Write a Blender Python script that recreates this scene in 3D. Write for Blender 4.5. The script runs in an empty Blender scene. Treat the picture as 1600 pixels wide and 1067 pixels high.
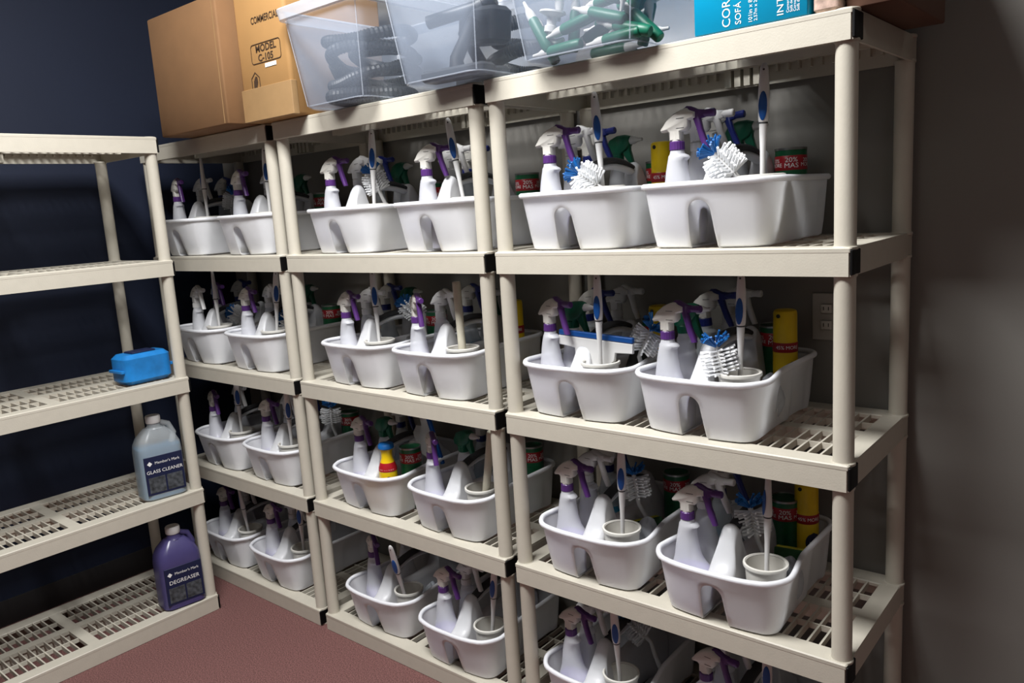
import bpy, math, random
from mathutils import Vector, Matrix, Euler
R = math.radians
rnd = random.Random(7)
scene = bpy.context.scene
col = scene.collection

# ------------------------------------------------------------------ camera, world, lights, exposure
cam_data = bpy.data.cameras.new('camera')
cam = bpy.data.objects.new('camera', cam_data); col.objects.link(cam)
cam.location = (2.299, -1.5644, 1.4803)
cam.rotation_euler = (R(80.219), R(3.586), R(39.690))
cam_data.sensor_width = 36.0; cam_data.sensor_fit = 'HORIZONTAL'; cam_data.lens = 27.851
cam_data.clip_start = 0.02
scene.camera = cam

world = bpy.data.worlds.new('world'); scene.world = world
world.use_nodes = True
world.node_tree.nodes['Background'].inputs[0].default_value = (0.9, 0.95, 1.0, 1)
world.node_tree.nodes['Background'].inputs[1].default_value = 0.05

def area_light(name, loc, sx, sy, power, color=(0.985, 0.99, 1.0)):
    l = bpy.data.lights.new(name, 'AREA'); l.shape = 'RECTANGLE'; l.size = sx; l.size_y = sy
    l.energy = power; l.color = color
    o = bpy.data.objects.new(name, l); col.objects.link(o); o.location = loc
    return o
CEIL = 3.05
TROFFERS = [(0.95, -0.98, 68), (3.6, -1.6, 2), (0.95, -3.6, 3)]
for tx, ty, tp in TROFFERS:
    area_light('ceiling_lamp_light', (tx, ty, CEIL - 0.035), 1.16, 0.5, tp)

vs = scene.view_settings
vs.view_transform = 'Standard'; vs.look = 'None'; vs.gamma = 1.0; vs.use_curve_mapping = False
vs.exposure = 0.84

# ------------------------------------------------------------------ materials
def lin(c):
    c /= 255.0
    return c / 12.92 if c <= 0.04045 else ((c + 0.055) / 1.055) ** 2.4
def rgb(r, g, b): return (lin(r), lin(g), lin(b), 1.0)
def mat(name, c, rough=0.5, metal=0.0, var=0.04, scale=30.0, bump=0.0, bscale=200.0, alpha=1.0, spec=0.5, sheen=0.0, sss=0.0):
    m = bpy.data.materials.new(name); m.use_nodes = True
    nt = m.node_tree; b = nt.nodes['Principled BSDF']
    b.inputs['Roughness'].default_value = rough; b.inputs['Metallic'].default_value = metal
    b.inputs['Alpha'].default_value = alpha; b.inputs['Specular IOR Level'].default_value = spec
    if sss: 
        b.inputs['Subsurface Weight'].default_value = sss; b.inputs['Subsurface Radius'].default_value = (1, 1, 1); b.inputs['Subsurface Scale'].default_value = 0.016
    base = rgb(*c)
    tc = nt.nodes.new('ShaderNodeTexCoord')
    n = nt.nodes.new('ShaderNodeTexNoise'); n.inputs['Scale'].default_value = scale; n.inputs['Detail'].default_value = 4
    nt.links.new(tc.outputs['Object'], n.inputs['Vector'])
    r = nt.nodes.new('ShaderNodeValToRGB')
    r.color_ramp.elements[0].position = 0.3; r.color_ramp.elements[1].position = 0.7
    r.color_ramp.elements[0].color = tuple(max(0, x * (1 - var)) for x in base[:3]) + (1,)
    r.color_ramp.elements[1].color = tuple(min(1, x * (1 + var)) for x in base[:3]) + (1,)
    nt.links.new(n.outputs['Fac'], r.inputs['Fac']); nt.links.new(r.outputs['Color'], b.inputs['Base Color'])
    if bump:
        n2 = nt.nodes.new('ShaderNodeTexNoise'); n2.inputs['Scale'].default_value = bscale; n2.inputs['Detail'].default_value = 3
        nt.links.new(tc.outputs['Object'], n2.inputs['Vector'])
        bp = nt.nodes.new('ShaderNodeBump'); bp.inputs['Strength'].default_value = bump; bp.inputs['Distance'].default_value = 0.002
        nt.links.new(n2.outputs['Fac'], bp.inputs['Height']); nt.links.new(bp.outputs['Normal'], b.inputs['Normal'])
    return m
M = {}
M['cream'] = mat('cream_resin', (194, 188, 173), 0.5, bump=0.12, bscale=260, var=0.025)
M['black'] = mat('gap_shade_black', (9, 8, 9), 0.55, spec=0.2)  # black that carries the shade of the gap between units
M['wall'] = mat('painted_wall', (126, 123, 117), 0.75, bump=0.1, bscale=120, var=0.02, scale=3)
M['plate'] = mat('outlet_plate', (172, 168, 160), 0.5, var=0.01)
M['navy'] = mat('navy_wall', (12, 24, 48), 0.7, bump=0.1, bscale=120, var=0.05, scale=3)
M['ceil'] = mat('ceiling_tile', (225, 223, 216), 0.9, bump=0.3, bscale=150)
M['base'] = mat('baseboard_vinyl', (40, 38, 38), 0.6)
M['caddy'] = mat('caddy_white', (224, 225, 229), 0.4, var=0.01, sss=0.75)
M['dkgrey'] = mat('grip_grey', (54, 54, 56), 0.7, bump=0.1)
M['white'] = mat('white_plastic', (212, 211, 209), 0.38, var=0.01)
M['offwhite'] = mat('offwhite_plastic', (210, 207, 199), 0.42, var=0.01)
M['dowel'] = mat('beige_dowel', (206, 200, 180), 0.55, var=0.05, scale=60)
M['purple'] = mat('purple_plastic', (80, 44, 108), 0.35)
M['blue'] = mat('trigger_blue', (20, 34, 106), 0.35)
M['green'] = mat('trigger_green', (0, 88, 62), 0.4)
M['grip'] = mat('grip_blue', (8, 72, 142), 0.45)
M['bblue'] = mat('bristle_blue', (12, 94, 162), 0.5)
M['bwhite'] = mat('bristle_white', (240, 241, 242), 0.5)
M['bottle'] = mat('milky_bottle', (238, 239, 243), 0.35, alpha=0.52, var=0.01)
M['lav'] = mat('lavender_liquid', (108, 90, 176), 0.3, var=0.02)
M['teal'] = mat('teal_liquid', (36, 118, 150), 0.3)
M['yelliq'] = mat('pale_liquid', (190, 188, 152), 0.3)
M['clear'] = mat('clear_bottle', (206, 214, 218), 0.25, alpha=0.5, var=0.01)
M['label_dk'] = mat('black_label', (24, 26, 32), 0.45, var=0.3, scale=200)
M['can_green'] = mat('can_green', (14, 88, 52), 0.32, var=0.18, scale=60)
M['can_red'] = mat('can_red', (160, 24, 34), 0.35)
M['metal'] = mat('tin_metal', (150, 150, 148), 0.3, metal=0.9)
M['can_yellow'] = mat('can_yellow', (226, 190, 18), 0.32, var=0.05)
M['ink_white'] = mat('white_ink', (235, 235, 232), 0.6)
M['ink_dark'] = mat('dark_ink', (58, 40, 24), 0.7)
M['ink_navy'] = mat('navy_ink', (16, 26, 60), 0.5)
M['cloth'] = mat('grey_cloth', (176, 180, 186), 0.95, bump=0.6, bscale=90)
M['dkcloth'] = mat('charcoal_cloth', (56, 56, 54), 0.95, bump=0.6, bscale=90)
M['sponge'] = mat('yellow_sponge', (196, 190, 60), 0.95, bump=0.8, bscale=300, var=0.15, scale=300)
M['scour'] = mat('green_scour', (44, 82, 48), 0.95, bump=0.8, bscale=400)
M['card'] = mat('cardboard', (124, 90, 57), 0.85, bump=0.15, bscale=60, var=0.05, scale=12)
M['card2'] = mat('cardboard_golden', (162, 122, 72), 0.8, bump=0.1, bscale=60, var=0.03, scale=12)
M['tape'] = mat('kraft_tape', (150, 119, 80), 0.6, bump=0.3, bscale=40)
M['bin'] = mat('clear_tote', (172, 184, 202), 0.18, alpha=0.2, var=0.01)
M['binrim'] = mat('tote_rim', (212, 216, 224), 0.25, alpha=0.6, var=0.01)
M['binhighlight'] = mat('tote_edge_highlight', (196, 204, 216), 0.25, alpha=0.3, var=0.01)  # paler tone carrying the edge highlight of clear plastic
M['hose'] = mat('black_hose', (34, 38, 44), 0.45)
M['hose2'] = mat('grey_tool', (62, 66, 72), 0.45)
M['tealstrip'] = mat('teal_strip', (70, 168, 172), 0.5)
M['redbit'] = mat('red_bit', (176, 40, 62), 0.5)
M['mint'] = mat('mint_tube', (16, 100, 76), 0.42)
M['tubeblue'] = mat('blue_tube', (48, 84, 176), 0.42)
M['cyanbox'] = mat('cyan_box', (0, 160, 205), 0.4, var=0.02)
M['pink'] = mat('printed_wrap', (186, 160, 146), 0.3, var=0.4, scale=60)
M['brown'] = mat('dark_carton', (92, 62, 46), 0.8)
M['photo'] = mat('label_photo', (66, 70, 74), 0.5, var=0.7, scale=70)
M['deg'] = mat('purple_jug', (72, 66, 112), 0.3, alpha=0.92, var=0.05)
M['glassjug'] = mat('clear_jug', (206, 212, 214), 0.3, alpha=0.35, var=0.02)
M['glassliq'] = mat('glass_cleaner_liquid', (26, 104, 142), 0.25)
M['bluebag'] = mat('blue_wrap', (30, 120, 190), 0.35, bump=0.3, bscale=30, var=0.2, scale=20)
def carpet_material():
    m = mat('maroon_carpet', (126, 74, 70), 0.95, var=0.0)
    nt = m.node_tree; b = nt.nodes['Principled BSDF']
    tc = nt.nodes.new('ShaderNodeTexCoord')
    n = nt.nodes.new('ShaderNodeTexNoise'); n.inputs['Scale'].default_value = 260; n.inputs['Detail'].default_value = 5
    r = nt.nodes.new('ShaderNodeValToRGB')
    r.color_ramp.elements[0].position = 0.36; r.color_ramp.elements[0].color = rgb(80, 48, 46)
    r.color_ramp.elements[1].position = 0.68; r.color_ramp.elements[1].color = rgb(140, 98, 93)
    bp = nt.nodes.new('ShaderNodeBump'); bp.inputs['Strength'].default_value = 0.7; bp.inputs['Distance'].default_value = 0.004
    nt.links.new(tc.outputs['Object'], n.inputs['Vector']); nt.links.new(n.outputs['Fac'], r.inputs['Fac'])
    nt.links.new(r.outputs['Color'], b.inputs['Base Color']); nt.links.new(n.outputs['Fac'], bp.inputs['Height'])
    nt.links.new(bp.outputs['Normal'], b.inputs['Normal'])
    return m
M['carpet'] = carpet_material()
def emitter(name, c, s):
    m = bpy.data.materials.new(name); m.use_nodes = True
    b = m.node_tree.nodes['Principled BSDF']
    b.inputs['Emission Color'].default_value = c; b.inputs['Emission Strength'].default_value = s
    return m
M['lamp'] = emitter('lamp_diffuser', (1, 0.96, 0.9, 1), 0.6)

# ------------------------------------------------------------------ mesh helpers
class MB:
    def __init__(s): s.v = []; s.f = []
    def add(s, vs, fs):
        o = len(s.v); s.v += [tuple(x) for x in vs]; s.f += [tuple(i + o for i in f) for f in fs]; return s
    def box(s, x0, x1, y0, y1, z0, z1):
        return s.add([(x0,y0,z0),(x1,y0,z0),(x1,y1,z0),(x0,y1,z0),(x0,y0,z1),(x1,y0,z1),(x1,y1,z1),(x0,y1,z1)],
                     [(0,3,2,1),(4,5,6,7),(0,1,5,4),(1,2,6,5),(2,3,7,6),(3,0,4,7)])
    def loft(s, rings, cap0=True, cap1=True, closed=True):
        n = len(rings[0]); vs = [p for r in rings for p in r]; fs = []
        for i in range(len(rings) - 1):
            for j in range(n if closed else n - 1):
                k = (j + 1) % n
                fs.append((i*n+j, i*n+k, (i+1)*n+k, (i+1)*n+j))
        if cap0: fs.append(tuple(range(n - 1, -1, -1)))
        if cap1: fs.append(tuple((len(rings)-1)*n + j for j in range(n)))
        return s.add(vs, fs)
    def rbox(s, x0, x1, y0, y1, z0, z1, r=0.004):
        cx, cy = (x0+x1)/2, (y0+y1)/2; w, d = (x1-x0)/2, (y1-y0)/2
        rr = lambda i, z: [(cx+a, cy+b, z) for a, b in rrect(w-i, d-i, max(r-i*0.5, r*0.4), 3)]
        return s.loft([rr(r*0.6, z0), rr(0, z0+r*0.6), rr(0, z1-r*0.6), rr(r*0.6, z1)])
    def lathe(s, prof, n=20, cx=0, cy=0, cap0=True, cap1=True):
        return s.loft([[(cx+r*math.cos(2*math.pi*i/n), cy+r*math.sin(2*math.pi*i/n), z) for i in range(n)] for r, z in prof], cap0, cap1)
    def tube(s, pts, rad, n=10, caps=True, flat=None):
        pts = [Vector(p) for p in pts]; rings = []
        up = Vector((0, 0, 1)); prev = None
        for i, p in enumerate(pts):
            t = (pts[min(i+1, len(pts)-1)] - pts[max(i-1, 0)]).normalized()
            if prev is None:
                ref = Vector((1, 0, 0)) if abs(t.x) < 0.9 else Vector((0, 1, 0))
                a = (ref - t * ref.dot(t)).normalized()
            else:
                a = (prev - t * prev.dot(t)).normalized()
            prev = a; b = t.cross(a)
            r = rad[i] if isinstance(rad, (list, tuple)) else rad
            ra, rb = (r, r) if flat is None else (r, r * flat)
            rings.append([tuple(p + a*ra*math.cos(2*math.pi*j/n) + b*rb*math.sin(2*math.pi*j/n)) for j in range(n)])
        return s.loft(rings, caps, caps)
    def prism(s, poly, t, bev=0.0015):
        # polygon in the x-z plane (counter clockwise), extruded along y with chamfered faces
        cx = sum(p[0] for p in poly)/len(poly); cz = sum(p[1] for p in poly)/len(poly)
        def ins(d):
            out = []
            n = len(poly)
            for i in range(n):
                a, b, c = poly[i-1], poly[i], poly[(i+1) % n]
                t = Vector((c[0]-a[0], c[1]-a[1])); t = t.normalized() if t.length > 1e-9 else Vector((1, 0))
                out.append((b[0] - t.y*d, b[1] + t.x*d))
            return out
        q = ins(bev)
        return s.loft([[(x, -t/2, z) for x, z in q], [(x, -t/2+bev, z) for x, z in poly], [(x, t/2-bev, z) for x, z in poly], [(x, t/2, z) for x, z in q]])
    def xf(s, mtx):
        s.v = [tuple(mtx @ Vector(p)) for p in s.v]; return s
    def mesh(s, name, m, smooth=True, ang=40):
        me = bpy.data.meshes.new(name); me.from_pydata(s.v, [], s.f); me.validate(); me.update()
        import bmesh
        bm = bmesh.new(); bm.from_mesh(me); bmesh.ops.recalc_face_normals(bm, faces=bm.faces); bm.to_mesh(me); bm.free()
        if smooth:
            me.polygons.foreach_set('use_smooth', [True]*len(me.polygons)); me.set_sharp_from_angle(angle=R(ang))
        if m: me.materials.append(m)
        return me
    def build(s, name, m, parent=None, loc=(0,0,0), rot=(0,0,0), smooth=True, ang=40):
        return inst(name, s.mesh(name, m, smooth, ang), parent, loc, rot)
def inst(name, me, parent=None, loc=(0,0,0), rot=(0,0,0)):
    o = bpy.data.objects.new(name, me); col.objects.link(o)
    o.parent = parent; o.location = loc; o.rotation_euler = rot
    return o
def rrect(w, d, r, k=4):
    out = []
    for cx, cy, a0 in ((w-r, d-r, 0), (-w+r, d-r, 90), (-w+r, -d+r, 180), (w-r, -d+r, 270)):
        for i in range(k+1):
            a = R(a0 + 90*i/k); out.append((cx + r*math.cos(a), cy + r*math.sin(a)))
    return out
def sellipse(a, b, n=4.0, k=56):
    out = []
    for i in range(k):
        t = 2*math.pi*(i+0.5)/k; c, s = math.cos(t), math.sin(t)
        out.append((a*math.copysign(abs(c)**(2/n), c), b*math.copysign(abs(s)**(2/n), s)))
    return out
def ell(cx, cy, rx, ry, z, n=20, p=2.0):
    return [(cx+x, cy+y, z) for x, y in sellipse(rx, ry, p, n)]
def smooth01(t): t = max(0, min(1, t)); return t*t*(3-2*t)
def empty(name, loc=(0,0,0), rot=(0,0,0)):
    o = bpy.data.objects.new(name, None); o.empty_display_size = 0.05; col.objects.link(o)
    o.location = loc; o.rotation_euler = rot; return o
def tag(o, label=None, cat=None, group=None, kind=None):
    if label: o['label'] = label
    if cat: o['category'] = cat
    if group: o['group'] = group
    if kind: o['kind'] = kind
    return o
def clone(o, parent=None):
    c = o.copy(); col.objects.link(c); c.parent = parent
    for ch in list(o.children): clone(ch, c)
    return c
def drop(o):
    for ch in list(o.children): drop(ch)
    bpy.data.objects.remove(o)
def text_mesh(body, size, m, sx=1.0, extrude=0.0, bend=None, bold=0.0):
    cu = bpy.data.curves.new('lettering', 'FONT'); cu.body = body; cu.size = size; cu.align_x = 'CENTER'; cu.align_y = 'CENTER'
    cu.extrude = extrude; cu.offset = bold; cu.space_line = 0.85; cu.resolution_u = 3
    o = bpy.data.objects.new('lettering', cu); col.objects.link(o)
    me = bpy.data.meshes.new_from_object(o.evaluated_get(bpy.context.evaluated_depsgraph_get()))
    bpy.data.objects.remove(o); bpy.data.curves.remove(cu)
    for v in me.vertices:
        x, y = v.co.x*sx, v.co.y
        if bend:                               # wrap on a cylinder of radius bend facing -y
            a = x/bend; v.co = (bend*math.sin(a), -bend*math.cos(a), y)
        else:
            v.co = (x, -v.co.z, y)             # upright, facing -y
    me.materials.clear(); me.materials.append(m)
    return me

# ------------------------------------------------------------------ the room
WALL_Y = 0.466; WALL_X = -1.10; XR = 5.2; YF = -5.2
def slab(name, x0, x1, y0, y1, z0, z1, m, n='structure'):
    o = MB().box(x0, x1, y0, y1, z0, z1).build(name, m, smooth=False); tag(o, kind='structure'); return o
slab('floor', WALL_X-0.1, XR+0.1, YF-0.1, WALL_Y+0.1, -0.1, 0, M['carpet'])
slab('ceiling', WALL_X-0.1, XR+0.1, YF-0.1, WALL_Y+0.1, CEIL, CEIL+0.1, M['ceil'])
slab('wall_back', WALL_X-0.1, XR+0.1, WALL_Y, WALL_Y+0.1, 0, CEIL, M['wall'])
slab('wall_left', WALL_X-0.1, WALL_X, YF-0.1, WALL_Y, 0, CEIL, M['navy'])
slab('wall_right', XR, XR+0.1, YF-0.1, WALL_Y, 0, CEIL, M['wall'])
slab('wall_front', WALL_X, XR, YF-0.1, YF, 0, CEIL, M['wall'])
slab('baseboard_left', WALL_X, WALL_X+0.008, YF, WALL_Y, 0, 0.1, M['base'])
for tx, ty, tp in TROFFERS:
    t = empty('ceiling_lamp', (tx, ty, CEIL))
    fr = MB()
    fr.box(-0.62, 0.62, -0.32, -0.29, -0.03, 0).box(-0.62, 0.62, 0.29, 0.32, -0.03, 0).box(-0.62, -0.59, -0.29, 0.29, -0.03, 0).box(0.59, 0.62, -0.29, 0.29, -0.03, 0)
    fr.build('lamp_frame', M['white'], t, smooth=False)
    MB().box(-0.59, 0.59, -0.29, 0.29, -0.02, -0.002).build('diffuser', M['lamp'], t, smooth=False)
    tag(t, {68: 'bright ceiling light panel in front of the racks', 2: 'ceiling light panel near the right wall side', 3: 'ceiling light panel at the back of the room'}[tp], 'ceiling light')

# ------------------------------------------------------------------ shelving units
H = 0.433; T = 0.056; Z0 = 0.062; W = 0.895; D = 0.457
Z = [Z0 + H*i for i in range(5)]
def shelf_mesh():
    b = MB(); e = 0.006
    b.rbox(0, W, 0, 0.052, -0.012, 0, 0.004)                      # front deck strip
    b.box(0.004, W-0.004, 0.0005, 0.0065, -T, -0.006)             # front fascia
    b.rbox(0, W, 0.40, D, -0.012, 0, 0.004)
    b.box(0.004, W-0.004, D-0.0065, D-0.0005, -T, -0.006)
    for x0, x1 in ((0.0005, 0.0065), (W-0.0065, W-0.0005)):
        b.box(x0, x1, 0.004, D-0.004, -T, -0.006)
    for x0, x1 in ((0, 0.045), (W-0.045, W), (W/2-0.02, W/2+0.02)):
        b.box(x0 + 0.001, x1 - 0.001, 0.045, 0.41, -0.0125, -0.0005)
    b.box(0.02, W-0.02, 0.216, 0.253, -0.0125, -0.0003)
    b.box(0.03, W-0.03, 0.222, 0.226, -0.04, -0.01); b.box(0.03, W-0.03, 0.243, 0.247, -0.04, -0.01)
    for k in range(4):                                            # rib block under the rear edge
        b.box(0.452 + k*0.025, 0.468 + k*0.025, 0.425, 0.45, -0.054, -0.012)
    for k in range(31):
        b.box(0.04 + k*0.027, 0.046 + k*0.027, 0.435, 0.45, -0.03, -0.012)
    b.box(0.02, W-0.02, 0.05, 0.054, -0.05, -0.01)
    for x in (0.018, W-0.018):                                    # rounded corner sockets with thin lips
        for y in (0.026, D-0.026):
            b.lathe([(0.0225, -T-0.0015), (0.0232, -T+0.001), (0.0225, -T+0.004), (0.017, -T+0.006)], 20, x, y)
            b.lathe([(0.017, -0.008), (0.0235, -0.005), (0.0238, -0.0005), (0.0225, 0.0015), (0.0205, 0.0015)], 20, x, y)
    return b.mesh('shelf', M['cream'], True, 35)
def grating_mesh():
    b = MB(); t = 0.0046; h = 0.016
    for ya, yb in ((0.05, 0.218), (0.251, 0.402)):
        for xa, xb in ((0.045, W/2-0.02), (W/2+0.02, W-0.045)):
            n = 14
            for k in range(1, n):
                x = xa + (xb-xa)*k/n; b.box(x-t/2, x+t/2, ya, yb, -h, -0.001)
            ym = (ya+yb)/2; b.box(xa-0.002, xb+0.002, ym-t/2, ym+t/2, -h+0.001, -0.0015)
    return b.mesh('grating', M['cream'], False)
def shade_plate_mesh():
    b = MB(); b.rbox(W-0.002, W+0.004, 0.0005, 0.050, -T+0.003, -0.005, 0.002); return b.mesh('gap_shade_plate', M['black'])  # added black plate, stands in for the dark gap beside the shelf end
def post_mesh():
    L = H - T
    return MB().lathe([(0.0212, 0.001), (0.0205, 0.006), (0.0205, L-0.006), (0.0212, L-0.001)], 24).mesh('post', M['cream'])
SH, GR, SHADE_PLATE, PO = shelf_mesh(), grating_mesh(), shade_plate_mesh(), post_mesh()
def unit(loc, rz, label):
    t = empty('shelving_unit', loc, (0, 0, rz))
    for i in range(5):
        s = inst('shelf', SH, t, (0, 0, Z[i]))
        if i == 0: s.scale = (1, 1, Z0/(T+0.0015))
        tag(inst('grating', GR, s), kind='stuff')
        c = inst('gap_shade_plate', SHADE_PLATE, s); c['label'] = 'black plate standing in for gap shade'
        if i < 4:
            for x in (0.018, W-0.018):
                for y in (0.026, D-0.026): inst('post', PO, t, (x, y, Z[i]))
    return tag(t, label, 'shelving unit', 'cream resin shelving units')
UX = {'A': -0.93, 'B': 0.0, 'C': 0.93}
unit((UX['A'], 0, 0), 0, 'cream resin shelving unit farthest along the back wall, under the cardboard cartons')
unit((UX['B'], 0, 0), 0, 'cream resin shelving unit in the middle of the back row')
unit((UX['C'], 0, 0), 0, 'cream resin shelving unit nearest the camera, carrying the cyan carton')
unit((-0.487, -0.142 - W, 0), R(90), 'cream resin shelving unit against the navy wall, holding the cleaner jugs')

# ------------------------------------------------------------------ the caddy
CAD_H = 0.139
def cad_h(y): return CAD_H
def outline(a, b, r, bulge, step=0.0, waist=0.0):
    """plan of the caddy: rounded rectangle, ends bowed outwards, sides stepped in near the back"""
    def edge(p, q, n): return [(p[0] + (q[0]-p[0])*i/n, p[1] + (q[1]-p[1])*i/n) for i in range(1, n)]
    pts = []
    cs = [(a-r, b-r, 0), (-a+r, b-r, 90), (-a+r, -b+r, 180), (a-r, -b+r, 270)]
    for i, (cx, cy, a0) in enumerate(cs):
        arc = [(cx + r*math.cos(R(a0+15*j)), cy + r*math.sin(R(a0+15*j))) for j in range(7)]
        pts += arc
        nx = cs[(i+1) % 4]; st = (nx[0] + r*math.cos(R(nx[2])), nx[1] + r*math.sin(R(nx[2])))
        pts += edge(arc[-1], st, 10 if i % 2 == 0 else 24)
    out = []
    for x, y in pts:
        u = min(1.0, abs(x)/a)
        y2 = y + math.copysign((bulge if y < 0 else bulge*0.3)*(1-u**3)*(abs(y)/b)**4, y)
        g = 1 - waist*smooth01((y+0.165)/0.15)
        w = smooth01((y-0.035)/0.012)*smooth01((0.145-y)/0.012)
        out.append((x*g - math.copysign(step*w*(1 if abs(x) > a*0.8 else 0), x), y2))
    return out
def make_caddy():
    root = empty('cleaning_caddy')
    def ring(a, b, t, zoff=0.0, st=0.006):
        return [(x, y, max(0.0, CAD_H*t + zoff)) for x, y in outline(a, b, 0.027 + 0.015*t, 0.014 + 0.022*t, st*(1 if t < 0.8 else 0), 0.060 + 0.065*t)]
    outer = [ring(0.129, 0.178, 0, 0.0), ring(0.135, 0.184, 0, 0.004)]
    for t in (0.25, 0.5, 0.75, 0.85, 1.0):
        outer.append(ring(0.136 + 0.024*t, 0.185 + 0.012*t, t))
    inner = []
    for t in (1.0, 0.85, 0.75, 0.5, 0.25): inner.append(ring(0.1335 + 0.024*t, 0.1825 + 0.012*t, t))
    inner.append(ring(0.131, 0.180, 0, 0.007))
    inner.append(ring(0.123, 0.172, 0, 0.004))
    tub = MB().loft(outer + inner).build('tub', M['caddy'], None)
    cut = MB(); arch = []
    for i in range(13):
        a = math.pi*i/12; arch.append((0.0265*math.cos(a), 0.078 + 0.0265*math.sin(a)))
    poly = [(0.034, -0.02)] + arch + [(-0.034, -0.02)]
    cut.loft([[(x, y, z) for x, z in poly] for y in (-0.26, 0.26)])
    co = cut.build('cutter', None)
    md = tub.modifiers.new('b', 'BOOLEAN'); md.operation = 'DIFFERENCE'; md.object = co; md.solver = 'EXACT'
    bv = tub.modifiers.new('v', 'BEVEL'); bv.width = 0.0035; bv.segments = 2; bv.limit_method = 'ANGLE'; bv.angle_limit = R(60)
    bpy.context.view_layer.update()
    me = bpy.data.meshes.new_from_object(tub.evaluated_get(bpy.context.evaluated_depsgraph_get()))
    if len(me.polygons) > 50:
        tub.modifiers.clear(); tub.data = me
    me.polygons.foreach_set('use_smooth', [True]*len(me.polygons)); me.set_sharp_from_angle(angle=R(38))
    bpy.data.objects.remove(co)
    tub.parent = root
    # rolled rim
    ol = outline(0.1612, 0.1980, 0.042, 0.036, 0, 0.125); k = len(ol); rings = []
    for i, (x, y) in enumerate(ol):
        a, b = Vector(ol[i-1]), Vector(ol[(i+1) % k]); tn = (b-a).normalized(); nx, ny = tn.y, -tn.x
        h = cad_h(y)
        rings.append([(x + nx*0.0068*math.cos(q), y + ny*0.0068*math.cos(q), h - 0.001 + 0.0070*math.sin(q)) for q in [2*math.pi*j/10 for j in range(10)]])
    rings.append(rings[0]); MB().loft(rings, False, False).build('rim', M['caddy'], root, ang=60)
    # hollow spine with a column at each end
    prof = [(-0.240, 0.108), (-0.215, 0.109), (-0.194, 0.111), (-0.176, 0.117), (-0.163, 0.127), (-0.152, 0.142), (-0.143, 0.161), (-0.135, 0.181), (-0.128, 0.196), (-0.120, 0.206), (-0.112, 0.2105), (-0.104, 0.2095), (-0.0975, 0.203), (-0.0935, 0.185), (-0.090, 0.160), (-0.084, 0.140), (-0.070, 0.131), (0, 0.130)]
    prof = prof + [(-y, z) for y, z in reversed(prof[:-1])]
    rows = []
    lim = lambda z: 0.1966 + 0.034*min(1, z/CAD_H)
    for y, zt in prof:
        s = smooth01((zt-0.125)/0.075); w1 = 0.0315 - 0.0125*s; rr = 0.021
        row = [(x, y, min(z, zt-rr-0.004)) for x, z in [(-0.0355, 0.002), (-0.0340, 0.04), (-0.0320, 0.08)]]
        for i in range(13):
            a = math.pi*(1 - i/12); c, sn = math.cos(a), math.sin(a)
            row.append((w1*math.copysign(abs(c)**0.9, c), y, zt - rr + rr*max(0, sn)**0.9))
        row += [(-x, yy, z) for x, yy, z in reversed(row[:3])]
        nw = 1 - 0.4*smooth01((0.085-abs(y))/0.03); row = [(x*nw, yy, z) for x, yy, z in row]
        rows.append([(x, max(-lim(z), min(0.188, yy)), z) for x, yy, z in row])
    sp = MB().loft(rows, False, False, closed=False).build('spine', M['caddy'], root, ang=70)
    sol = sp.modifiers.new('s', 'SOLIDIFY'); sol.thickness = 0.0025; sol.offset = 1 if False else 0
    # handle bar: white underside and dark soft grip
    arc = lambda y0, z0, z1: [(0, -y0 + 2*y0*i/12, z0 + (z1-z0)*(1 - (2*i/12-1)**2)) for i in range(13)]
    MB().tube(arc(0.094, 0.186, 0.200), 0.0145, 12, flat=0.6).build('handle_bar', M['caddy'], root)
    MB().tube(arc(0.093, 0.197, 0.2155), 0.0155, 12, flat=0.55).build('grip', M['dkgrey'], root)
    b = MB()
    for s in (-1, 1):                       # flat raised panels on the long sides
        for yc in (-0.03, 0.10):
            b.box(s*0.139, s*0.147, yc, yc+0.075, 0.012, 0.10) if False else None
    return root
CADDY = make_caddy()
def caddy(x, y, z, rz, label):
    o = clone(CADDY); o.location = (x, y, z); o.rotation_euler = (0, 0, rz)
    return tag(o, label, 'caddy', 'white cleaning caddies on the racks')

# ------------------------------------------------------------------ spray bottles
HEAD = [(-0.0355, 0.036), (-0.033, 0.0305), (-0.018, 0.0325), (-0.0148, 0.029), (-0.0138, 0.009), (0.0128, 0.009), (0.0128, 0.029), (0.024, 0.030), (0.031, 0.038), (0.031, 0.052), (0.046, 0.056), (0.046, 0.068), (0.034, 0.073), (0.026, 0.0785), (0.015, 0.0765), (-0.003, 0.069), (-0.021, 0.055)]
TRIG = [(0.020, 0.0785), (0.022, 0.066), (0.030, 0.063), (0.040, 0.055), (0.047, 0.036), (0.055, 0.008), (0.066, -0.016), (0.0765, -0.014), (0.070, 0.006), (0.061, 0.032), (0.057, 0.0535), (0.066, 0.055), (0.066, 0.0715), (0.052, 0.0735), (0.036, 0.0815), (0.026, 0.083)]
GHEAD = [(-0.034, 0.026), (-0.030, 0.012), (-0.016, 0.006), (-0.014, -0.010), (0.014, -0.010), (0.0145, 0.012), (0.030, 0.020), (0.040, 0.032), (0.042, 0.056), (0.028, 0.061), (0.004, 0.060), (-0.020, 0.050)]
GTRIG = [(0.018, 0.03), (0.020, 0.008), (0.030, -0.006), (0.046, -0.030), (0.053, -0.028), (0.046, -0.004), (0.040, 0.020), (0.040, 0.034)]
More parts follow.
